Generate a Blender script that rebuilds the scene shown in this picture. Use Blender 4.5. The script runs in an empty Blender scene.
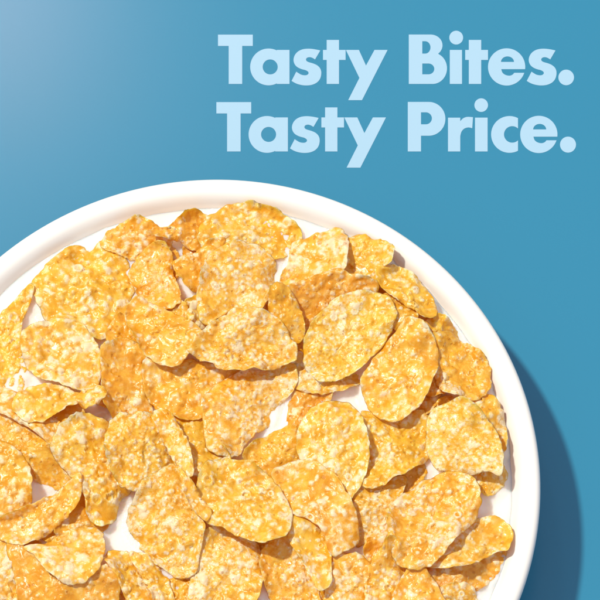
import bpy, math, random
import numpy as np

S = bpy.context.scene
COL = S.collection

# ------------------------------------------------------------------ camera, world, lamps, exposure
from mathutils import Vector
PX = 0.00025            # metres per photograph pixel where the line of sight meets the level of the rim
RIM_Z = 0.026
CAM_D = 1.18
TILT, SWING = 0.3458, 0.081      # the camera looks down, leaning towards the lower edge
TGT = Vector((0, 0, RIM_Z))
CAM = TGT + CAM_D * Vector((math.sin(SWING) * math.sin(TILT), -math.cos(SWING) * math.sin(TILT), math.cos(TILT)))
FWD = (TGT - CAM).normalized()
RGT = FWD.cross(Vector((0, 1, 0))).normalized()
UPV = RGT.cross(FWD)
cam_d = bpy.data.cameras.new('camera')
cam = bpy.data.objects.new('camera', cam_d)
COL.objects.link(cam)
from mathutils import Matrix
cam.matrix_world = Matrix(((RGT.x, UPV.x, -FWD.x, CAM.x), (RGT.y, UPV.y, -FWD.y, CAM.y), (RGT.z, UPV.z, -FWD.z, CAM.z), (0, 0, 0, 1)))
cam_d.sensor_width = 36
cam_d.lens = 36 * CAM_D / (600 * PX)
cam_d.clip_start = 0.05
cam_d.clip_end = 50
S.camera = cam

W = bpy.data.worlds.new('World')
S.world = W
W.use_nodes = True
bg = W.node_tree.nodes['Background']
bg.inputs['Color'].default_value = (0.98, 0.955, 1.07, 1)
bg.inputs['Strength'].default_value = 0.575

def lamp(name, loc, target, size, power, color):
    d = bpy.data.lights.new(name, 'AREA')
    d.shape = 'DISK'
    d.size = size
    d.energy = power
    d.color = color
    o = bpy.data.objects.new(name, d)
    COL.objects.link(o)
    o.location = loc
    v = np.array(target, float) - np.array(loc, float)
    o.rotation_euler = Vector(v).to_track_quat('-Z', 'Y').to_euler()
    return o

key = lamp('key_lamp', (-0.43 * 4, 0.25 * 4, 4.0), (0, 0, 0.02), 0.27, 224, (1.0, 0.965, 0.82))
soft = lamp('softbox_lamp', (2 * -0.088 - CAM.x, 2 * 0.098 - CAM.y, CAM.z), (-0.05, 0.05, 0), 0.10, 0.54, (1.0, 0.70, 0.70))

S.view_settings.view_transform = 'Standard'
S.view_settings.look = 'None'
S.view_settings.exposure = 0.0
S.view_settings.gamma = 1.0
S.render.engine = 'CYCLES'
S.cycles.max_bounces = 10
S.cycles.diffuse_bounces = 6

def at(px, py, z):
    """photograph position -> place on the level z"""
    d = FWD * CAM_D + RGT * ((px - 300) * PX) + UPV * ((300 - py) * PX)
    p = CAM + d * ((z - CAM.z) / d.z)
    return (p.x, p.y)

# ------------------------------------------------------------------ materials
def mat(name):
    m = bpy.data.materials.new(name)
    m.use_nodes = True
    nt = m.node_tree
    b = nt.nodes['Principled BSDF']
    return m, nt, b

def N(nt, kind, **kw):
    n = nt.nodes.new(kind)
    for k, v in kw.items():
        if k in n.inputs.keys():
            n.inputs[k].default_value = v
        else:
            setattr(n, k, v)
    return n

def math_node(nt, op, a, b=None, clamp=False):
    n = nt.nodes.new('ShaderNodeMath')
    n.operation = op
    n.use_clamp = clamp
    for i, v in enumerate((a, b)):
        if v is None:
            continue
        if isinstance(v, (int, float)):
            n.inputs[i].default_value = v
        else:
            nt.links.new(v, n.inputs[i])
    return n.outputs[0]

def mixc(nt, fac, a, b):
    n = nt.nodes.new('ShaderNodeMix')
    n.data_type = 'RGBA'
    for sock, v in ((n.inputs[0], fac), (n.inputs[6], a), (n.inputs[7], b)):
        if isinstance(v, (int, float)):
            sock.default_value = v
        elif isinstance(v, tuple):
            sock.default_value = (*v, 1)
        else:
            nt.links.new(v, sock)
    return n.outputs[2]

def ramp(nt, v, lo, hi):
    n = nt.nodes.new('ShaderNodeMapRange')
    n.interpolation_type = 'SMOOTHSTEP'
    n.inputs[1].default_value = lo
    n.inputs[2].default_value = hi
    nt.links.new(v, n.inputs[0])
    return n.outputs[0]

# blue painted surface
m_blue, nt, b = mat('blue_surface')
b.inputs['Base Color'].default_value = (0.0205, 0.197, 0.336, 1)
b.inputs['Roughness'].default_value = 0.20
b.inputs['Specular IOR Level'].default_value = 0.5
tc = N(nt, 'ShaderNodeTexCoord')
nz = N(nt, 'ShaderNodeTexNoise', Scale=900.0, Detail=3.0)
nt.links.new(tc.outputs['Object'], nz.inputs['Vector'])
bp = N(nt, 'ShaderNodeBump', Strength=0.004, Distance=0.0003)
nt.links.new(nz.outputs[0], bp.inputs['Height'])
nt.links.new(bp.outputs[0], b.inputs['Normal'])

# pale blue print
m_print, nt, b = mat('pale_blue_print')
b.inputs['Base Color'].default_value = (0.325, 0.505, 0.655, 1)
b.inputs['Roughness'].default_value = 0.6
b.inputs['Specular IOR Level'].default_value = 0.2

# white glazed china
m_china, nt, b = mat('white_china')
b.inputs['Base Color'].default_value = (0.80, 0.785, 0.755, 1)
b.inputs['Roughness'].default_value = 0.22

# milk
m_milk, nt, b = mat('milk')
b.inputs['Base Color'].default_value = (0.90, 0.85, 0.79, 1)
b.inputs['Roughness'].default_value = 0.12
b.inputs['Subsurface Weight'].default_value = 1.0
b.inputs['Subsurface Radius'].default_value = (1, 0.72, 0.5)
b.inputs['Subsurface Scale'].default_value = 0.004

# glazed corn flake
def flake_material():
    m, nt, b = mat('toasted_flake')
    L = nt.links.new
    tc = N(nt, 'ShaderNodeTexCoord')
    oi = N(nt, 'ShaderNodeObjectInfo')
    rnd = oi.outputs['Random']
    cx_ = N(nt, 'ShaderNodeCombineXYZ')
    L(math_node(nt, 'MULTIPLY', rnd, 0.7), cx_.inputs[0])
    L(math_node(nt, 'MULTIPLY', rnd, 0.37), cx_.inputs[1])
    va = N(nt, 'ShaderNodeVectorMath', operation='ADD')
    L(tc.outputs['Object'], va.inputs[0])
    L(cx_.outputs[0], va.inputs[1])
    vs = N(nt, 'ShaderNodeVectorMath', operation='SCALE')
    L(va.outputs[0], vs.inputs[0])
    L(math_node(nt, 'ADD', math_node(nt, 'MULTIPLY', math_node(nt, 'FRACT', math_node(nt, 'MULTIPLY', rnd, 7.31)), 0.6), 0.72), vs.inputs['Scale'])
    vec = vs.outputs[0]
    def noise(scale, detail, rough=0.55, dist=0.0):
        n = N(nt, 'ShaderNodeTexNoise')
        n.inputs['Scale'].default_value = scale
        n.inputs['Detail'].default_value = detail
        n.inputs['Roughness'].default_value = rough
        n.inputs['Distortion'].default_value = dist
        L(vec, n.inputs['Vector'])
        return n.outputs[0]
    def attr(a):
        n = N(nt, 'ShaderNodeAttribute')
        n.attribute_name = a
        return n.outputs['Fac']
    blister, frost, toast = attr('blister'), attr('frost'), attr('toast')
    big = noise(110, 2)
    mid = noise(380, 3, 0.6, 0.5)
    fine = noise(1100, 3, 0.62)
    vo = N(nt, 'ShaderNodeTexVoronoi')
    vo.inputs['Scale'].default_value = 620
    L(vec, vo.inputs['Vector'])
    cell = vo.outputs['Distance']
    # golden body, toasted where the flake was browned
    body = mixc(nt, ramp(nt, mid, 0.36, 0.64), (0.85, 0.44, 0.020), (0.97, 0.63, 0.075))
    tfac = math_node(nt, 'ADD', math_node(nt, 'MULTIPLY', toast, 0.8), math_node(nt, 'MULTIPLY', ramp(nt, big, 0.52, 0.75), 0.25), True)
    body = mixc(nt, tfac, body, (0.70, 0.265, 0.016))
    # pale sugary glaze on the blisters and in crusts
    f1 = math_node(nt, 'ADD', math_node(nt, 'MULTIPLY', blister, 0.85), math_node(nt, 'MULTIPLY', frost, 0.42))
    f2 = math_node(nt, 'ADD', f1, math_node(nt, 'MULTIPLY', math_node(nt, 'SUBTRACT', mid, 0.5), 0.7))
    f3 = math_node(nt, 'ADD', f2, math_node(nt, 'MULTIPLY', math_node(nt, 'SUBTRACT', fine, 0.5), 1.6))
    f4 = math_node(nt, 'ADD', f3, math_node(nt, 'MULTIPLY', math_node(nt, 'SUBTRACT', 0.45, cell), 0.8))
    warm = ramp(nt, f4, -0.12, 0.50)
    pale = ramp(nt, f4, 0.30, 0.70)
    col = mixc(nt, math_node(nt, 'MULTIPLY', warm, 0.85), body, (0.97, 0.73, 0.26))
    col = mixc(nt, math_node(nt, 'MULTIPLY', pale, 0.92), col, (0.98, 0.885, 0.61))
    # small toasted pits
    v2 = N(nt, 'ShaderNodeTexVoronoi')
    v2.inputs['Scale'].default_value = 430
    L(vec, v2.inputs['Vector'])
    pit = math_node(nt, 'SUBTRACT', 1.0, ramp(nt, math_node(nt, 'ADD', v2.outputs['Distance'], math_node(nt, 'MULTIPLY', math_node(nt, 'SUBTRACT', fine, 0.5), 0.35)), 0.09, 0.19))
    col = mixc(nt, math_node(nt, 'MULTIPLY', pit, 0.45), col, (0.52, 0.19, 0.02))
    hue = N(nt, 'ShaderNodeHueSaturation')
    L(col, hue.inputs['Color'])
    L(math_node(nt, 'ADD', math_node(nt, 'MULTIPLY', rnd, 0.012), 0.495), hue.inputs['Hue'])
    L(hue.outputs[0], b.inputs['Base Color'])
    # bubbles and crumbs too small for the mesh
    h = math_node(nt, 'ADD', math_node(nt, 'MULTIPLY', cell, -0.8), math_node(nt, 'MULTIPLY', fine, 0.9))
    h = math_node(nt, 'ADD', h, math_node(nt, 'MULTIPLY', pale, 0.35))
    h = math_node(nt, 'SUBTRACT', h, math_node(nt, 'MULTIPLY', pit, 0.5))
    bp = N(nt, 'ShaderNodeBump', Strength=0.75, Distance=0.00024)
    L(h, bp.inputs['Height'])
    L(bp.outputs[0], b.inputs['Normal'])
    L(math_node(nt, 'ADD', math_node(nt, 'MULTIPLY', pale, 0.14), 0.29), b.inputs['Roughness'])
    b.inputs['Specular IOR Level'].default_value = 0.5
    b.inputs['Subsurface Weight'].default_value = 0.35
    b.inputs['Coat Weight'].default_value = 0.25
    b.inputs['Coat Roughness'].default_value = 0.17
    b.inputs['Subsurface Radius'].default_value = (1.0, 0.5, 0.15)
    b.inputs['Subsurface Scale'].default_value = 0.0006
    tr = N(nt, 'ShaderNodeBsdfTranslucent')
    L(mixc(nt, 0.5, hue.outputs[0], (1.0, 0.60, 0.14)), tr.inputs['Color'])
    L(bp.outputs[0], tr.inputs['Normal'])
    ms = N(nt, 'ShaderNodeMixShader')
    ms.inputs[0].default_value = 0.34
    L(b.outputs[0], ms.inputs[1])
    L(tr.outputs[0], ms.inputs[2])
    L(ms.outputs[0], nt.nodes['Material Output'].inputs['Surface'])
    return m
m_flake = flake_material()

# ------------------------------------------------------------------ helpers
def link_mesh(name, verts, faces, material, parent=None, smooth=True, loc=(0, 0, 0)):
    me = bpy.data.meshes.new(name)
    me.from_pydata([tuple(v) for v in verts], [], faces)
    me.update()
    if smooth:
        me.polygons.foreach_set('use_smooth', np.ones(len(me.polygons), bool))
    me.materials.append(material)
    o = bpy.data.objects.new(name, me)
    COL.objects.link(o)
    o.location = loc
    if parent:
        o.parent = parent
    return o

def tag(o, label, cat, group=None):
    o['label'] = label
    o['category'] = cat
    if group:
        o['group'] = group
    return o

# ------------------------------------------------------------------ blue surface
g = 1.5
tb = link_mesh('tabletop', [(-g, -g, 0), (g, -g, 0), (g, g, 0), (-g, g, 0)], [(0, 1, 2, 3)], m_blue, smooth=False)
tb['kind'] = 'structure'

# ------------------------------------------------------------------ bowl (lathe)
BC = (-0.02195, -0.04810)          # bowl centre
def lathe(name, prof, material, parent, seg=256, loc=(0, 0, 0), close=False):
    verts, faces = [], []
    n = len(prof)
    for i in range(seg):
        a = 2 * math.pi * i / seg
        for r, z in prof:
            verts.append((r * math.cos(a), r * math.sin(a), z))
    for i in range(seg):
        j = (i + 1) % seg
        for k in range(n if close else n - 1):
            k2 = (k + 1) % n
            faces.append((i * n + k, j * n + k, j * n + k2, i * n + k2))
    return link_mesh(name, verts, faces, material, parent, loc=loc)

def smooth_prof(pts, n=8):
    out = []
    for i in range(len(pts) - 1):
        p0 = np.array(pts[max(i - 1, 0)]); p1 = np.array(pts[i]); p2 = np.array(pts[i + 1]); p3 = np.array(pts[min(i + 2, len(pts) - 1)])
        for k in range(n):
            t = k / n
            out.append(tuple(0.5 * (2 * p1 + (p2 - p0) * t + (2 * p0 - 5 * p1 + 4 * p2 - p3) * t * t + (3 * p1 - p0 - 3 * p2 + p3) * t ** 3)))
    out.append(tuple(pts[-1]))
    return out

MILK_Z = 0.0225
RS = 0.0812 / 333
R = 333 * RS
bowl = bpy.data.objects.new('cereal_bowl', None)
COL.objects.link(bowl)
bowl.location = (BC[0], BC[1], 0)
tag(bowl, 'round white china bowl with a broad rim, full of flakes and milk', 'bowl')
px = lambda r: r * RS
prof = [(0.0005, 0.0062), (0.040, 0.0064), (0.060, 0.0078), (0.0685, 0.0115), (px(296), 0.0158), (px(299), 0.0200), (px(304), 0.0224), (px(309), 0.0243), (px(313.5), 0.0254), (px(318), 0.02592),
        (px(323), 0.0260), (px(329), 0.0257), (px(332.3), 0.0249), (px(333), 0.0237), (px(331.5), 0.0222),
        (px(327), 0.0198), (0.0755, 0.0135), (0.070, 0.0082), (0.060, 0.0042), (0.0545, 0.0030)]
lathe('body', smooth_prof(prof), m_china, bowl)
lathe('foot_ring', [(0.0545, 0.0045), (0.0545, 0.001), (0.0535, 0.0), (0.0505, 0.0), (0.0495, 0.001), (0.0495, 0.0055)], m_china, bowl)

# ------------------------------------------------------------------ flakes
def smooth_loop(pts, n):
    P = np.array(pts, float)
    k = len(P)
    out = []
    for i in range(k):
        p0, p1, p2, p3 = P[i - 1], P[i], P[(i + 1) % k], P[(i + 2) % k]
        t = np.linspace(0, 1, 24, endpoint=False)[:, None]
        out.append(0.5 * (2 * p1 + (p2 - p0) * t + (2 * p0 - 5 * p1 + 4 * p2 - p3) * t * t + (3 * p1 - p0 - 3 * p2 + p3) * t ** 3))
    Q = np.vstack(out)
    d = np.r_[0, np.cumsum(np.linalg.norm(np.diff(np.vstack([Q, Q[:1]]), axis=0), axis=1))]
    s = np.linspace(0, d[-1], n, endpoint=False)
    Qc = np.vstack([Q, Q[:1]])
    return np.c_[np.interp(s, d, Qc[:, 0]), np.interp(s, d, Qc[:, 1])]

def vnoise(x, y, seed):
    """smooth lattice noise, -1..1"""
    rs = np.random.RandomState(seed)
    T = rs.uniform(-1, 1, (64, 64))
    an = rs.uniform(0, 6.28)
    x, y = x * math.cos(an) - y * math.sin(an), x * math.sin(an) + y * math.cos(an)
    xi, yi = np.floor(x).astype(int), np.floor(y).astype(int)
    fx, fy = x - xi, y - yi
    fx, fy = fx * fx * (3 - 2 * fx), fy * fy * (3 - 2 * fy)
    a, b_, c, d = T[xi % 64, yi % 64], T[(xi + 1) % 64, yi % 64], T[xi % 64, (yi + 1) % 64], T[(xi + 1) % 64, (yi + 1) % 64]
    return (a * (1 - fx) + b_ * fx) * (1 - fy) + (c * (1 - fx) + d * fx) * fy

# height of what already lies in the bowl, on a 2-pixel grid
G0, GN, GS = -60, 380, 2
H = np.full((GN, GN), MILK_Z + 0.0003)
COVER = np.zeros((GN, GN))
def gidx(x, y):
    return (np.clip(((x - G0) / GS).astype(int), 0, GN - 1), np.clip(((y - G0) / GS).astype(int), 0, GN - 1))

SEG, RING, RINGB = 176, 42, 8
HALF = 0.00042
KZ = PX

def make_flake(idx, pts, bend, axis, frost, toast, rough, tilt, grow, label, dry=False, group='toasted flakes in the bowl'):
    rs = np.random.RandomState(1000 + idx)
    B = smooth_loop(pts, SEG)
    c = B.mean(0)
    B = c + (B - c) * grow          # the part hidden under the neighbours
    # crumbly edge
    a = np.linspace(0, 2 * np.pi, SEG, endpoint=False)
    nn = np.zeros(SEG)
    for f, am in ((5, 0.9), (9, 0.7), (16, 0.55), (29, 0.4), (43, 0.22)):
        nn += am * np.sin(f * a + rs.uniform(0, 6.28) + 2.6 * np.sin(3 * a + rs.uniform(0, 6.28)) + 1.5 * np.sin(7 * a + rs.uniform(0, 6.28)))
    for k in range(rs.randint(1, 4)):       # small breaks in the edge
        nn -= rs.uniform(0.8, 3.4) * np.exp(-(((a - rs.uniform(0, 6.28) + np.pi) % (2 * np.pi) - np.pi) / rs.uniform(0.03, 0.10)) ** 2)
    size = np.sqrt(((B - c) ** 2).sum(1)).mean()
    d = (B - c)
    d /= np.linalg.norm(d, axis=1)[:, None] + 1e-6
    B = B + d * (nn * 0.55 * rough * min(1, size / 30))[:, None]
    u = np.r_[0.004, np.linspace(0, 1, RING)[1:] ** 0.85]
    X = c[0] + (B[None, :, 0] - c[0]) * u[:, None]
    Y = c[1] + (B[None, :, 1] - c[1]) * u[:, None]
    # own shape of the flake: bend, waves, blisters  (pixels -> metres with PX)
    th = math.radians(axis)
    q = ((X - c[0]) * math.cos(th) - (Y - c[1]) * math.sin(th))
    p = ((X - c[0]) * math.sin(th) + (Y - c[1]) * math.cos(th))
    f = -bend * (q / 40.0) ** 2 * 0.0026 + rs.uniform(-0.35, 0.55) * bend * (p / 40.0) ** 2 * 0.0026
    o1, o2 = rs.uniform(0, 50, 2)
    f += 0.0010 * rough * vnoise(X / 23 + o1, Y / 23 + o2, idx)
    f += 0.00024 * rough * vnoise(X / 9 + o2, Y / 9 + o1, idx + 7)
    f += 0.00005 * rough * vnoise(X / 4 + o2, Y / 4 + o1, idx + 9)
    # rim lifts and dips a little
    f += (u[:, None] ** 5) * 0.0008 * rough * (np.sin(3 * a + o1) + 0.7 * np.sin(5 * a + o2) + 0.5 * np.sin(11 * a + o1))[None, :]
    for k in range(rs.randint(1, 4)):       # one or more edges curl up
        ac, wd = rs.uniform(0, 6.28), rs.uniform(0.35, 0.8)
        f += rs.uniform(0.0008, 0.0034) * min(1, size / 32) * np.exp(-(((a - ac + np.pi) % (2 * np.pi) - np.pi) / wd) ** 2)[None, :] * (u[:, None] ** rs.uniform(2.5, 5))
    # blisters
    bl = np.zeros_like(X)
    blc = np.zeros_like(X)
    bsz = rs.uniform(0.7, 1.3)
    nb = int(size * size * rs.uniform(0.08, 0.15))
    for k in range(nb):
        i, j = rs.randint(0, SEG), math.sqrt(rs.uniform(0, 0.98))
        bx, by = c + (B[i] - c) * j
        r = 1.35 + rs.gamma(2.2, 0.72) * bsz
        r = min(r, 7.5)
        dd = ((X - bx) ** 2 + (Y - by) ** 2) / (r * r)
        dome = np.clip(1 - dd, 0, 1) ** 1.3
        sg = 1.0 if rs.rand() < 0.82 else -0.7
        hgt = sg * r * PX * rs.uniform(0.26, 0.52) * rough
        if r > 3.0 and rs.rand() < 0.07:      # a burst bubble: a raised ring
            dome = np.exp(-((np.sqrt(dd) - 0.62) / 0.24) ** 2)
            hgt *= 0.75
        bl = np.where(np.abs(dome * hgt) > np.abs(bl), dome * hgt, bl)
        blc = np.maximum(blc, dome * (rs.uniform(0.1, 1.0) if sg > 0 else 0))
    edge = np.clip((1 - u) * 8, 0, 1)[:, None]
    # lie on what is below: tilt to it, then rest
    gi = gidx(X, Y)
    below = H[gi]
    # keep only the upper envelope
    w = np.ones(X.size)
    A = np.c_[(X - c[0]).ravel(), (Y - c[1]).ravel(), np.ones(X.size)]
    uu = (u[:, None] * np.ones_like(X)).ravel() + 0.02
    sol = np.linalg.lstsq(A * np.sqrt(uu)[:, None], ((below - f).ravel()) * np.sqrt(uu), rcond=None)[0]
    lim = 0.36 * PX
    sol[0], sol[1] = np.clip(sol[0], -lim, lim), np.clip(sol[1], -lim, lim)
    base = f + sol[0] * (X - c[0]) + sol[1] * (Y - c[1])
    tx, ty = tilt[0] + rs.uniform(-0.12, 0.12), tilt[1] + rs.uniform(-0.12, 0.12)
    base = base + tx * (X - c[0]) * PX - ty * (Y - c[1]) * PX
    z0 = np.percentile((below + HALF * 1.1 - base), 84)
    base = base + z0
    base = base + max(0.0, float(np.percentile((below + HALF * 1.1 - base)[u < 0.93], 98.5)) - 0.0015)
    pen = np.clip(below + HALF * 1.1 - base, 0, None)
    for _ in range(24):
        pr = np.vstack([pen[:1], pen, pen[-1:]])
        sm = (pr[:-2] + pr[2:] + np.roll(pen, 1, 1) + np.roll(pen, -1, 1) + pen) / 5
        pen = np.maximum(pen * 0.94, sm)
    base = base + np.minimum(pen, 0.0022)
    half = HALF * ((1 - 0.6 * u ** 4) * np.sqrt(np.clip(1 - u ** 20, 0, 1)))[:, None] + 0.00003
    top = base + half + bl * edge
    if dry:
        return float(base.mean())
    # write into the pile
    gx, gy = gi
    for ox in (-1, 0, 1):
        for oy in (-1, 0, 1):
            np.maximum.at(H, (np.clip(gx + ox, 0, GN - 1)[u < 0.97], np.clip(gy + oy, 0, GN - 1)[u < 0.97]), (base + half)[u < 0.97])
    COVER[gx, gy] = 1
    # mesh
    cz = float(base.mean())
    wx = (X - c[0]) * KZ
    wy = -(Y - c[1]) * KZ
    V = [np.stack([wx, wy, top - cz], -1).reshape(-1, 3)]
    ub = np.linspace(1, 0, RINGB + 1)[1:]
    ub[-1] = 0.004
    ids = [int(np.argmin(abs(u - t))) for t in ub]
    for k in ids:
        V.append(np.c_[wx[k], wy[k], (base - half)[k] - cz])
    V = np.vstack(V)
    rows = RING + len(ids)
    I = np.arange(rows * SEG).reshape(rows, SEG)
    J = np.roll(I, -1, 1)
    F = np.stack([I[:-1], I[1:], J[1:], J[:-1]], -1).reshape(-1, 4)
    me = bpy.data.meshes.new('corn_flake')
    caps = [list(map(int, I[0])), list(map(int, I[-1][::-1]))]
    nf = len(F)
    loops = np.r_[F.ravel(), np.array(caps[0]), np.array(caps[1])]
    me.vertices.add(len(V))
    me.vertices.foreach_set('co', V.ravel())
    me.loops.add(len(loops))
    me.loops.foreach_set('vertex_index', loops)
    me.polygons.add(nf + 2)
    starts = np.r_[np.arange(nf) * 4, nf * 4, nf * 4 + SEG]
    me.polygons.foreach_set('loop_start', starts)
    me.polygons.foreach_set('use_smooth', np.ones(nf + 2, bool))
    me.update(calc_edges=True)
    me.validate()
    nv = len(V)
    bla = np.zeros(nv)
    bla[:X.size] = blc.ravel()
    at_ = me.attributes.new('blister', 'FLOAT', 'POINT')
    at_.data.foreach_set('value', bla)
    # dry glaze: a shape of its own on every flake
    fr = np.zeros(nv)
    fr[:X.size] = (frost - 0.08 + 0.65 * vnoise(X / 22 + o2, Y / 22 + o1, idx + 31) + 0.4 * vnoise(X / 8 + o2, Y / 8 + o1, idx + 32) + 0.6 * (u[:, None] ** 14) * np.ones_like(X)).ravel()
    at_ = me.attributes.new('frost', 'FLOAT', 'POINT')
    at_.data.foreach_set('value', fr)
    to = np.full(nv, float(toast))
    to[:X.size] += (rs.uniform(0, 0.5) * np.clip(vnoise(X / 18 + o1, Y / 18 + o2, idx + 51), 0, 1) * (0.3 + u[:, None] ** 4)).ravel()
    at_ = me.attributes.new('toast', 'FLOAT', 'POINT')
    at_.data.foreach_set('value', to)
    me.materials.append(m_flake)
    o = bpy.data.objects.new('corn_flake', me)
    COL.objects.link(o)
    o.location = ((c[0] - 300) * KZ, (300 - c[1]) * KZ, cz)
    tag(o, label, 'flake', group)
    return o

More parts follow.
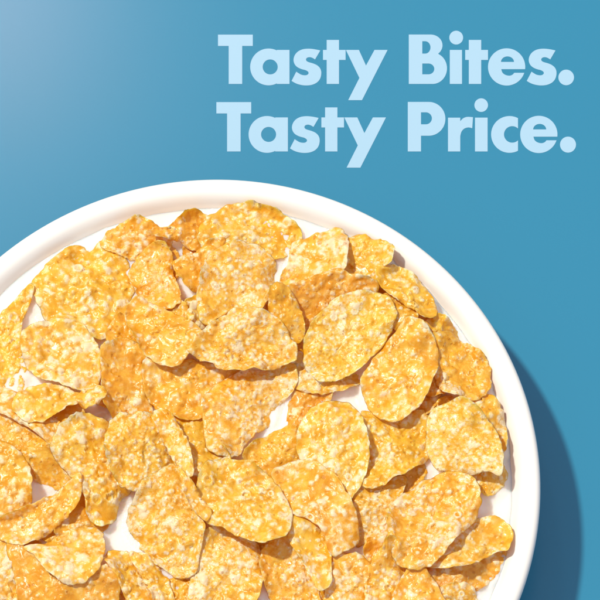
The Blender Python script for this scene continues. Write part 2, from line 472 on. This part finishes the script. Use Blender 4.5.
FLAKES = [
#FLAKES_BEGIN
 (3, 'narrow flake standing against the left rim, its upper tip touching white milk', [(30,293),(32,300),(27,312),(22,325),(21,345),(26,360),(24,375),(20,388),(10,391),(0,385),(-12,360),(-10,330),(0,320),(8,312),(20,300)], dict(b=.5,a=0,f=.05)),
 (2, 'large square-shouldered golden flake at the upper left below the rim', [(37,285),(47,272),(60,260),(72,251),(85,249),(100,245),(112,252),(122,262),(130,280),(126,300),(122,318),(112,331),(95,334),(80,325),(58,320),(50,315),(42,300)], dict(b=.3,f=.25,r=1.2)),
 (5, 'pale frosted round flake overlapping the large upper left flake from below', [(22,338),(30,329),(47,322),(62,319),(80,324),(88,332),(97,345),(104,360),(102,375),(95,386),(80,390),(65,386),(50,381),(35,375),(27,366),(22,350)], dict(b=.6,a=20,f=.55)),
 (4, 'golden boat-shaped flake tucked under the pale frosted round flake at left', [(15,407),(20,392),(32,385),(50,382),(65,387),(80,393),(82,398),(76,405),(65,410),(50,420),(35,424),(24,420),(16,413)], dict(b=.7,a=120,f=.15)),
 (4, 'tiny knobbly flake end poking out right of the boat-shaped flake at left', [(76,395),(86,389),(98,387),(105,391),(105,399),(96,404),(88,408),(80,404)], dict(f=.2)),
 (3, 'flake with a long ragged edge running below the boat-shaped flake at left', [(-20,385),(0,388),(20,395),(50,415),(60,428),(60,446),(48,443),(35,432),(20,422),(5,415),(-20,405)], dict(f=.15,t=.15)),
 (2, 'orange flake under the ragged-edged flake at the left side of the picture', [(-15,415),(0,414),(20,424),(45,440),(65,452),(71,465),(66,478),(57,483),(45,481),(33,474),(15,462),(-10,445)], dict(f=0,t=.15)),
 (3, 'smooth orange-brown flake cut by the left picture edge above the crescent flake', [(-20,445),(0,446),(15,455),(27,470),(29,490),(25,505),(10,515),(-20,518)], dict(f=-.2,t=.35,b=.8)),
 (6, 'pale-rimmed crescent flake curling upward at the lower left', [(-5,522),(20,511),(37,504),(57,492),(72,481),(80,476),(82,483),(81,497),(72,513),(55,527),(38,539),(22,545),(10,542),(-5,533)], dict(b=-.6,a=120,f=.3,k=(-.1,.3))),
 (5, 'pale half-round flake directly below the crescent flake at lower left', [(25,547),(45,542),(57,535),(75,527),(92,524),(102,532),(104,550),(100,567),(90,580),(75,586),(60,582),(47,572),(35,557)], dict(b=.5,f=.5)),
 (3, 'deep orange flake lying under the pale half-round flake near the bottom left', [(12,547),(25,548),(50,570),(65,580),(90,580),(106,566),(114,590),(100,615),(30,615),(20,580)], dict(f=-.15,t=.25)),
 (2, 'textured flake in the bottom left corner of the picture', [(-20,540),(0,541),(15,547),(20,570),(22,615),(-20,615)], dict(f=.3)),
 (4, 'rough bubbly flake with a small round knob, left of the centre of the bowl', [(55,450),(65,430),(85,420),(110,425),(130,440),(140,460),(135,480),(120,495),(112,515),(100,522),(88,512),(85,495),(75,478),(62,465)], dict(f=.3,r=1.4,b=.4)),
 (1, 'dark orange flake glimpsed in the gap beneath the crescent flake tip at lower left', [(60,515),(80,495),(95,500),(110,515),(100,530),(80,535),(60,535)], dict(f=-.2,t=.3)),
 (3, 'upright folded flake with a pale left rim beside the pale frosted round flake', [(104,360),(108,352),(125,345),(140,352),(146,365),(148,390),(150,410),(148,425),(138,440),(125,428),(113,415),(106,400),(105,380)], dict(b=-.7,a=0,f=.1,t=.1,k=(-.3,0))),
 (5, 'round golden flake with a thin pale lower left edge, directly above an orange flake', [(126,315),(130,303),(140,298),(155,304),(170,310),(185,320),(199,330),(195,345),(185,360),(175,368),(165,367),(152,361),(140,347),(131,332)], dict(b=.6,a=45,f=.1)),
 (3, 'golden flake with a pale left edge beside the vertical streak of milk near the top', [(132,268),(145,253),(160,248),(170,258),(172,275),(177,290),(178,302),(165,308),(150,303),(138,290),(132,280)], dict(b=.5,a=0,f=.15,k=(.1,0))),
 (2, 'curled flake with a dark hollow lying nearest the rim at the top left', [(104,243),(112,232),(125,225),(138,223),(150,227),(160,233),(168,240),(167,248),(155,256),(140,258),(125,254),(110,249)], dict(b=-.9,a=90,f=.0,t=.2,k=(.05,.6))),
 (2, 'wavy golden flake whose top edge points to the rim above the milk streak', [(152,238),(157,232),(170,228),(182,220),(191,213),(203,215),(210,221),(207,232),(200,243),(192,247),(180,240),(168,240)], dict(b=-.8,a=60,f=.05,t=.1,k=(-.15,.5))),
 (3, 'wide golden flake nearest the rim at the top of the pile', [(204,233),(212,222),(225,211),(238,207),(257,209),(270,212),(285,221),(293,228),(296,240),(285,252),(272,256),(258,258),(235,260),(215,255),(205,245)], dict(b=.4,f=.15,r=1.2)),
 (7, 'large pale frosted round flake at the top, over a flake with a brown hollow', [(205,268),(213,255),(225,246),(240,241),(258,244),(270,252),(275,265),(273,285),(270,298),(260,310),(250,316),(235,314),(222,318),(208,325),(200,318),(198,300),(201,282)], dict(b=.4,f=.6,r=1.1)),
 (4, 'orange curled flake between the milk streak and the large pale frosted flake', [(176,262),(195,252),(210,241),(224,240),(214,260),(208,275),(202,290),(188,287),(177,274)], dict(b=.6,a=135,f=-.3,t=.25,k=(-.45,-.1))),
 (4, 'pale crumbly flake bit at the lower left of the large pale frosted flake', [(194,303),(204,308),(210,316),(208,327),(198,334),(188,328),(188,316)], dict(f=.6)),
 (6, 'broad buckled flake with a brown hollow and frosted lumps at the centre top', [(186,343),(190,330),(200,331),(217,322),(237,312),(258,314),(273,318),(283,328),(293,343),(296,355),(288,362),(270,366),(243,372),(225,370),(210,362),(198,358),(188,352)], dict(b=-.4,a=90,f=.45,r=1.5,t=.1)),
 (4, 'small smooth orange flake between the buckled flake and the big oval one', [(270,315),(272,293),(285,289),(295,300),(303,318),(303,334),(293,338),(280,330)], dict(b=.9,a=30,f=-.25,t=.15,k=(-.3,0))),
 (3, 'pale bubbly flake right of the small triangle of milk near the top', [(294,243),(310,238),(325,233),(338,231),(345,243),(344,262),(342,273),(325,279),(307,284),(290,291),(282,285),(285,272),(292,258)], dict(f=.4,b=.4)),
 (2, 'folded golden flake with a pale corner beside the rim at the upper right', [(338,247),(350,240),(360,237),(373,241),(385,247),(391,254),(388,265),(378,272),(373,287),(355,290),(340,278)], dict(f=.2,t=.1,b=-.5,a=0,k=(.25,.1))),
 (3, 'dark orange flake with a pale curled edge behind the big oval flake', [(280,300),(296,290),(315,282),(332,276),(350,279),(372,285),(368,300),(345,308),(330,312),(315,325),(300,326),(288,315)], dict(f=-.1,t=.25,b=.7,a=90,k=(-.1,.35))),
 (3, 'curved golden flake following the rim at the upper right', [(378,273),(390,266),(402,267),(415,275),(425,286),(431,298),(434,312),(424,320),(414,310),(400,302),(386,290)], dict(f=.15,b=.5,a=135,t=.05)),
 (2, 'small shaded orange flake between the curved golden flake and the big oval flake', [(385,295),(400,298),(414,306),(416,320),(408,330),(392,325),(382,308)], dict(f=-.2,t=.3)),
 (2, 'pale flake tip pointing to the right rim above the round golden flake there', [(415,335),(426,324),(437,317),(448,321),(457,331),(450,340),(435,346),(420,346)], dict(f=.35)),
 (7, 'big oval golden flake with pale flecks right of the centre of the bowl', [(305,342),(312,325),(320,317),(337,302),(355,295),(373,293),(387,299),(395,310),(395,320),(390,333),(378,350),(360,367),(340,378),(322,379),(310,371),(304,358)], dict(b=.5,a=30,f=.3,r=.9)),
 (4, 'pale flake sticking out under the lower edge of the big oval flake', [(292,355),(305,355),(320,365),(345,372),(362,376),(352,387),(335,392),(315,393),(298,388),(291,375)], dict(f=.45)),
 (5, 'upright oval golden flake between the big oval flake and the right rim', [(361,383),(365,372),(377,352),(392,337),(405,322),(415,321),(430,333),(437,350),(437,370),(430,390),(420,405),(406,418),(395,421),(380,417),(369,404)], dict(b=.5,a=30,f=.25)),
 (3, 'round golden flake with pale specks nearest the right rim', [(436,365),(438,350),(436,340),(452,337),(465,345),(478,353),(487,367),(488,382),(480,395),(468,400),(453,396),(441,388)], dict(b=.6,f=.1,a=60)),
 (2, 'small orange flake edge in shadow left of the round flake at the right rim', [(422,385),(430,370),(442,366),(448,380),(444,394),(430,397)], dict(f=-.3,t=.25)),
 (2, 'orange flake showing as a curved strip right of the large pale biscuit-coloured flake', [(458,402),(475,398),(490,396),(500,408),(505,427),(503,447),(490,450),(475,430),(463,415)], dict(f=.15,t=.2)),
 (5, 'large smooth biscuit-coloured flake at the right with fine speckles', [(430,415),(447,406),(462,403),(478,412),(490,424),(499,440),(503,458),(500,475),(488,470),(470,472),(452,470),(436,465),(428,450),(427,435)], dict(b=.5,f=.65,r=.55,a=60)),
 (3, 'small yellow flake end below the biscuit-coloured flake at the right', [(458,470),(480,460),(495,460),(505,473),(502,483),(495,491),(485,494),(470,487)], dict(f=.15)),
 (4, 'bubbly deep golden flake left of the biscuit-coloured flake', [(361,418),(368,410),(400,412),(420,411),(430,425),(432,440),(428,455),(412,468),(390,482),(370,488),(360,478),(362,455),(360,435)], dict(b=.3,f=.15,r=1.35,t=.1)),
 (5, 'pale yellow rounded flake between the bubbly golden flake and the brown flake', [(297,440),(305,418),(315,407),(330,401),(345,401),(358,412),(366,432),(369,450),(367,470),(358,490),(348,500),(335,492),(320,475),(303,462)], dict(b=.5,f=.3,a=20)),
 (3, 'small toasted brown flake beside the diagonal streak of milk', [(288,425),(291,405),(299,390),(315,391),(330,396),(322,412),(312,425),(305,435),(292,434)], dict(f=.05,t=.55)),
 (4, 'orange flake below the diagonal milk streak, partly under the large round golden flake', [(247,455),(262,440),(282,430),(300,432),(312,445),(322,465),(312,480),(290,480),(272,486),(258,478),(248,468)], dict(f=0,t=.15,b=.5)),
 (7, 'large round deep golden flake at the bottom centre with a smooth right edge', [(198,490),(203,470),(214,460),(240,461),(260,470),(280,488),(291,508),(291,525),(285,538),(270,546),(255,545),(240,538),(225,530),(208,522),(198,505)], dict(b=.5,f=.1,a=0)),
 (5, 'broad pale golden flake at the centre of the picture above the milk streak', [(204,410),(205,400),(213,390),(225,380),(240,372),(262,368),(280,364),(293,364),(297,378),(290,393),(277,405),(273,420),(260,430),(246,443),(240,455),(225,458),(210,452),(205,435)], dict(b=.4,f=.45,a=120)),
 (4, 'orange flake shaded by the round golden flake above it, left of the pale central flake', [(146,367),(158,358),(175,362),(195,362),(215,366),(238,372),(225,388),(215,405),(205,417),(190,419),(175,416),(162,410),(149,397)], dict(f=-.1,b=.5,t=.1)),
 (6, 'narrow flake turned on edge with a pale ridge left of the large round golden flake', [(160,408),(172,415),(182,430),(190,450),(194,472),(187,479),(178,470),(168,450),(158,430),(152,416)], dict(f=.4,b=.8,a=30,k=(.4,.1))),
 (5, 'rough lumpy golden flake above the pale oblong flake at lower left', [(110,425),(135,415),(160,420),(175,445),(182,470),(165,485),(140,490),(120,485),(108,460)], dict(f=.3,r=1.4)),
 (3, 'orange flake glimpsed between the on-edge flake and the pale central flake', [(172,418),(205,415),(215,440),(228,458),(212,472),(195,475),(185,448)], dict(f=-.1,t=.2)),
 (6, 'pale oblong frosted flake right of the rounded patch of milk at lower left', [(128,512),(138,495),(150,480),(170,470),(183,477),(190,495),(200,515),(204,528),(200,550),(195,570),(180,575),(163,565),(145,550),(130,528)], dict(b=.5,f=.45,a=20,r=1.1)),
 (7, 'slim curled strip of flake along the right edge of the pale oblong flake', [(181,474),(188,478),(198,492),(211,510),(205,519),(192,507),(183,492)], dict(f=.4,b=1.2,a=135)),
 (4, 'crescent flake arching below the rounded patch of milk at the bottom left', [(105,562),(112,554),(125,553),(140,562),(150,578),(160,600),(155,615),(135,615),(125,595),(115,575)], dict(f=.1,b=.8,a=30)),
 (5, 'pale ridged flake strip right of the crescent flake at the bottom edge', [(130,556),(148,556),(163,570),(172,590),(178,615),(160,615),(150,592),(140,575)], dict(f=.45,b=.9,a=30)),
 (4, 'wide pale yellow flake cut by the bottom edge below the large round golden flake', [(192,580),(198,555),(206,535),(225,525),(240,530),(255,544),(263,560),(261,580),(256,600),(250,615),(195,615),(190,600)], dict(f=.4,b=.4)),
 (4, 'flake with a pale right edge at the bottom, under the large round golden flake', [(262,565),(267,548),(285,535),(295,550),(305,567),(317,590),(320,615),(285,615),(268,590)], dict(f=.25,b=.5,a=30)),
 (5, 'narrow upright flake between the large round golden flake and the bottom milk patch', [(288,538),(295,515),(310,508),(325,518),(329,545),(331,560),(331,585),(320,594),(310,578),(300,558)], dict(f=.3,b=.4,a=0)),
 (6, 'large oval flake with a pale frosted middle right of the round deep golden flake', [(272,470),(285,461),(300,458),(320,465),(337,480),(347,495),(355,512),(358,528),(357,540),(347,550),(335,556),(328,552),(324,535),(312,522),(296,516),(283,508),(275,488)], dict(f=.35,b=.6,a=135)),
 (3, 'small pinkish tan flake wedged below the bubbly golden flake', [(355,503),(360,488),(380,482),(402,478),(400,497),(394,513),(380,527),(360,540),(352,522)], dict(f=.5,t=.25,r=.8)),
 (3, 'narrow tan flake sliver between the pinkish tan flake and the large bubbly flake', [(366,545),(380,526),(396,512),(400,530),(385,553),(370,560)], dict(f=.4,t=.2)),
 (3, 'pale yellow flake at the bottom edge under the small bottom milk patch', [(331,562),(345,556),(362,560),(374,572),(372,590),(376,615),(330,615),(329,585)], dict(f=.3)),
 (4, 'bubbly yellow flake at the bottom edge left of the large bubbly flake', [(366,590),(371,567),(385,548),(395,543),(404,558),(410,568),(400,585),(392,615),(370,615)], dict(f=.15,r=1.2)),
 (6, 'large bubbly golden flake with round blisters at the lower right', [(388,527),(390,510),(400,498),(412,488),(428,478),(448,473),(465,474),(477,485),(480,502),(473,522),(458,538),(445,555),(430,567),(412,570),(398,563),(390,548)], dict(b=.5,f=.2,r=1.25,a=60)),
 (5, 'yellow wedge-shaped flake pointing to the right rim, beside the large bubbly flake', [(428,566),(448,548),(462,528),(480,517),(500,518),(512,532),(508,550),(498,552),(485,558),(470,568),(453,570)], dict(f=.25,b=.4,r=.7)),
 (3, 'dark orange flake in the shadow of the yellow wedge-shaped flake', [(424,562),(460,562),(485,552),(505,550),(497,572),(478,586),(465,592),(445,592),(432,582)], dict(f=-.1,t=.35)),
 (4, 'smooth pale yellow flake at the bottom edge below the large bubbly flake', [(392,605),(403,578),(412,566),(424,570),(434,580),(440,592),(448,615),(395,615)], dict(f=.2,b=1.0,a=0,r=.6)),
 (3, 'pale flake corner at the bottom edge nearest the right rim', [(440,594),(458,586),(473,590),(474,615),(445,615)], dict(f=.4)),
 (2, 'small orange flake piece between the large upper left flake and the round golden flake', [(108,335),(118,318),(128,322),(135,335),(142,348),(128,356),(114,350)], dict(f=-.25,t=.2)),
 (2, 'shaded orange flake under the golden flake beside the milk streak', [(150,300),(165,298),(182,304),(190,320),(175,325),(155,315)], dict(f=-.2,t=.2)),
 (1, 'orange flake deep in the pile under the pale oblong flake', [(180,480),(200,470),(215,500),(210,530),(195,530),(185,505)], dict(f=0,t=.2)),
#FLAKES_END
]
# flakes deep in the pile, seen only as slivers between the others
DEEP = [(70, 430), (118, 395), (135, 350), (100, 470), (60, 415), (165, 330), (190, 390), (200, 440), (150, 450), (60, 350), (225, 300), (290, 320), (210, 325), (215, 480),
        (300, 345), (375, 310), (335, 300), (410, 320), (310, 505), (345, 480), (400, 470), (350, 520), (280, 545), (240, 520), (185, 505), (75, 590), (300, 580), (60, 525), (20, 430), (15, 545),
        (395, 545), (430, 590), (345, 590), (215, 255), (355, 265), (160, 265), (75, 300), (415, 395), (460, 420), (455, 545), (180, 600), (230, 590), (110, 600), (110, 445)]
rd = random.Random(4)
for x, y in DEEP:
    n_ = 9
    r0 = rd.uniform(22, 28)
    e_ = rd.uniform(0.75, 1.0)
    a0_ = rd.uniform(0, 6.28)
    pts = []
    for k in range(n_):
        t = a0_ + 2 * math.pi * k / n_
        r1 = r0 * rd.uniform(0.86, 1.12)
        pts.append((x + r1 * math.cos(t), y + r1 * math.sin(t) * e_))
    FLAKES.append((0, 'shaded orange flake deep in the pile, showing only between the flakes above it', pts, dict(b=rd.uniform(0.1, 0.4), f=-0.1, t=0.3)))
FLAKES.sort(key=lambda f: f[0])
for i, (lay, label, pts, kw) in enumerate(FLAKES):
    r_ = random.Random(label)
    zg = MILK_Z + 0.002 + 0.0005 * lay
    for dry in (True, True, False):        # find the height it comes to rest at, then set it there
        w_ = [at(x, y, zg) for x, y in pts]
        q_ = [(300 + x / PX, 300 - y / PX) for x, y in w_]
        zg = make_flake(i, q_, kw.get('b', 0.45 + 1.2 * random.Random(label + 'b').random() ** 1.5), kw.get('a', random.Random(label).uniform(0, 180)), kw.get('f', 0.2), kw.get('t', 0.05), kw.get('r', 1.0), kw.get('k', (0, 0)), 1.13 if lay <= 3 else 1.07 if lay == 4 else 1.03, label, dry)

# ------------------------------------------------------------------ milk, with a raised edge where it wets the flakes
def build_milk():
    n = 180
    rad = px(311)
    cover = COVER.copy()
    for _ in range(6):
        cover = (cover + np.roll(cover, 1, 0) + np.roll(cover, -1, 0) + np.roll(cover, 1, 1) + np.roll(cover, -1, 1)) / 5
    rr = np.r_[0.0008, np.linspace(0, 1, 150)[1:]] * rad
    seg = 480
    a = np.linspace(0, 2 * np.pi, seg, endpoint=False)
    Xm = np.outer(rr, np.cos(a)); Ym = np.outer(rr, np.sin(a))
    pxx = 300 + (Xm + BC[0]) / KZ; pyy = 300 - (Ym + BC[1]) / KZ
    gx, gy = gidx(pxx, pyy)
    z = MILK_Z + 0.0010 * np.clip(cover[gx, gy] * 1.4, 0, 1) + 0.00025 * vnoise(pxx / 16, pyy / 16, 5)
    z = z + 0.0001 * np.clip((rr[:, None] / px(304.5)), 0, 1.01) ** 60
    V = np.stack([Xm, Ym, z], -1).reshape(-1, 3)
    I = np.arange(len(rr) * seg).reshape(len(rr), seg)
    J = np.roll(I, -1, 1)
    F = np.stack([I[:-1], I[1:], J[1:], J[:-1]], -1).reshape(-1, 4).tolist()
    F.append(list(map(int, I[0])))
    # body of the milk below the surface
    nv = len(V)
    low = np.c_[np.cos(a) * px(297.5), np.sin(a) * px(297.5), np.full(seg, 0.0168)]
    low2 = np.c_[np.cos(a) * 0.058, np.sin(a) * 0.058, np.full(seg, 0.0082)]
    V = np.vstack([V, low, low2])
    A_, B_ = np.arange(seg) + nv, np.arange(seg) + nv + seg
    top = I[-1]
    for u_, v_ in ((top, A_), (A_, B_)):
        F += np.stack([u_, v_, np.roll(v_, -1), np.roll(u_, -1)], -1).tolist()
    F.append([int(t) for t in B_[::-1]])
    o = link_mesh('milk', V, F, m_milk, loc=(BC[0], BC[1], 0))
    tag(o, 'white milk filling the bowl between and under the flakes', 'milk')
build_milk()

# ------------------------------------------------------------------ lettering printed on the blue surface
def arc(cx, cy, r, a0, a1, n=40, ry=None):
    ry = ry or r
    return [(cx + r * math.cos(math.radians(a0 + (a1 - a0) * i / n)), cy + ry * math.sin(math.radians(a0 + (a1 - a0) * i / n))) for i in range(n + 1)]
def rect(x0, y0, x1, y1):
    return [(x0, y0), (x1, y0), (x1, y1), (x0, y1)]
def sh(loops, dx=0, dy=0):
    return [[(x + dx, y + dy) for x, y in l] for l in loops]

def g_T():
    return [[(218, 34.7), (252.8, 34.7), (252.8, 46), (242.2, 46), (242.2, 84), (228.7, 84), (228.7, 46), (218, 46)]]
def g_a():
    cx, cy, r = 268.6, 67, 18.4
    al = math.degrees(math.acos((276.8 - cx) / r))
    return [arc(cx, cy, r, al, 360 - al, 70) + [(276.8, 50), (289.5, 50), (289.5, 84), (276.8, 84)], arc(270.2, 67, 7.5, 0, 352, 40)]
S_Z = [(262, 122), (237, 117), (213, 115), (190, 118), (172, 127), (160, 141), (155, 158), (158, 174), (168, 187), (185, 196), (203, 201), (213, 207), (215, 214), (209, 220), (199, 221.5), (186, 219), (175, 213), (166, 207)]
S_Z2 = [(147, 244), (165, 254), (185, 260), (207, 262), (230, 259), (250, 249), (262, 233), (266, 212), (262, 195), (250, 182), (233, 174), (216, 169), (207, 164), (205, 157), (210, 151), (220, 149), (231, 152), (241, 158)]
def catmull(pts, n=6):
    P = [np.array(p, float) for p in pts]
    P = [P[0]] + P + [P[-1]]
    out = []
    for i in range(1, len(P) - 2):
        for k in range(n):
            t = k / n
            out.append(0.5 * (2 * P[i] + (P[i + 1] - P[i - 1]) * t + (2 * P[i - 1] - 5 * P[i] + 4 * P[i + 1] - P[i + 2]) * t * t + (3 * P[i] - P[i - 1] - 3 * P[i + 1] + P[i + 2]) * t ** 3))
    out.append(P[-1])
    return [tuple(p) for p in out]
def g_s(dx=0, dy=0):
    return sh([[(490 + x / 4, 20 + y / 4) for x, y in catmull(S_Z) + catmull(S_Z2)]], dx, dy)
def g_t():
    return [[(326.7, 40), (339, 40), (339, 50), (345.6, 50), (345.6, 60), (339, 60), (339, 84), (326.7, 84), (326.7, 60), (323, 60), (323, 50), (326.7, 50)]]
def g_y():
    return [[(345.9, 50), (358.9, 50), (366, 65.6), (374.5, 50), (387.6, 50), (362, 100.2), (348.2, 100.2), (359.4, 78)]]
def g_B():
    outer = [(408.8, 34.6)] + [(430, 34.6)] + arc(430.5, 45.4, 12, -90, 50, 30, 10.8) + arc(432.6, 68.4, 14.4, -65, 90, 40, 15.6) + [(408.8, 84)]
    h1 = [(422.3, 41.3), (425.2, 41.3)] + arc(425.2, 47.5, 5.3, -90, 90, 24, 6.2) + [(422.3, 53.7)]
    h2 = [(422.3, 63.6), (428.5, 63.6)] + arc(428.5, 69, 5.8, -90, 90, 24, 5.4) + [(422.3, 74.4)]
    return [outer, h1, h2]
def g_i():
    return [rect(449.8, 50, 462, 84), arc(456.2, 37.7, 6.9, 0, 354, 44)]
def g_t2():
    return [[(468.8, 40), (481.2, 40), (481.2, 50), (488, 50), (488, 60), (481.2, 60), (481.2, 84), (468.8, 84), (468.8, 60), (465.2, 60), (465.2, 50), (468.8, 50)]]
def g_e(dx=0, dy=0):
    z = lambda p: [(490 + x / 4, 20 + y / 4) for x, y in p]
    inner = catmull([(45, 197), (50, 211), (62, 220), (78, 223), (90, 219), (97, 211.5)])
    o = [(141, 197)] + inner + [(137, 211.5)] + arc(66.5, 188, 74.5, 18.5, 360 + 6.5, 90)
    hole = arc(70, 168, 26, 180, 360, 30, 22)
    return sh([z(o), z(hole)], dx, dy)
def g_P():
    outer = [(407.8, 102), (429, 102)] + arc(428.8, 118.9, 16.6, -90, 90, 40, 16.9) + [(421, 135.8), (421, 151.5), (407.8, 151.5)]
    hole = [(421, 112.4), (425.6, 112.4)] + arc(425.8, 118.4, 6.1, -90, 90, 24, 6) + [(421, 124.4)]
    return [outer, hole]
def g_r():
    p = [(192, 391), (241, 391), (241, 405)] + catmull([(241, 405), (252, 394), (268, 388), (292, 389)])[1:] + catmull([(289, 433), (273, 430), (257, 435), (246, 447), (241, 465)]) + [(241, 526), (192, 526)]
    return [[(400 + x / 4, 20 + y / 4) for x, y in p]]
def g_i2():
    return [rect(475, 117.7, 487.6, 151.5), arc(481.2, 105.2, 6.8, 0, 354, 44)]
def g_c():
    o = arc(78, 458, 73.5, -62.5, -297.5, 70) + arc(89, 458, 33, 45.8, 314.2, 44)
    return [[(490 + x / 4, 20 + y / 4) for x, y in o]]
def g_dot(cx, cy, r):
    return [arc(cx, cy, r, 0, 354, 50)]

def letter(loops, parent):
    cu = bpy.data.curves.new('letter', 'CURVE')
    cu.dimensions = '2D'
    cu.fill_mode = 'BOTH'
    cu.extrude = 0.00001
    for l in loops:
        pts = [l[0]]
        for p in l[1:]:
            if abs(p[0] - pts[-1][0]) + abs(p[1] - pts[-1][1]) > 0.02:
                pts.append(p)
        if abs(pts[0][0] - pts[-1][0]) + abs(pts[0][1] - pts[-1][1]) < 0.02:
            pts.pop()
        sp = cu.splines.new('POLY')
        sp.points.add(len(pts) - 1)
        for q, p in zip(sp.points, pts):
            x, y = at(p[0], p[1], 0.0)
            q.co = (x, y, 0, 1)
        sp.use_cyclic_u = True
    tmp = bpy.data.objects.new('letter', cu)
    me = bpy.data.meshes.new_from_object(tmp)
    bpy.data.objects.remove(tmp)
    bpy.data.curves.remove(cu)
    me.name = 'letter'
    me.materials.append(m_print)
    o = bpy.data.objects.new('letter', me)
    COL.objects.link(o)
    o.parent = parent
    return o

def words(label, glyphs, base_px):
    bx, by = at(base_px[0], base_px[1], 0)
    e = bpy.data.objects.new('lettering', None)
    COL.objects.link(e)
    e.location = (bx, by, 0.00004)
    tag(e, label, 'lettering', 'lines of lettering on the blue surface')
    for gl in glyphs:
        o = letter(gl, e)
        o.data.transform(__import__('mathutils').Matrix.Translation((-bx, -by, 0)))

tasty = [g_T(), g_a(), g_s(-235.2, 0), g_t(), g_y()]
words('pale blue bold words Tasty Bites. in the upper line on the blue surface', tasty + [g_B(), g_i(), g_t2(), g_e(), g_s(), g_dot(566.2, 77.5, 7.8)], (400, 67))
words('pale blue bold words Tasty Price. in the lower line, nearest the bowl', [sh(gl, -1.6, 67.5) for gl in tasty] + [g_P(), g_r(), g_i2(), g_c(), g_e(32.2, 67.5), g_dot(568, 144.7, 8)], (400, 134))
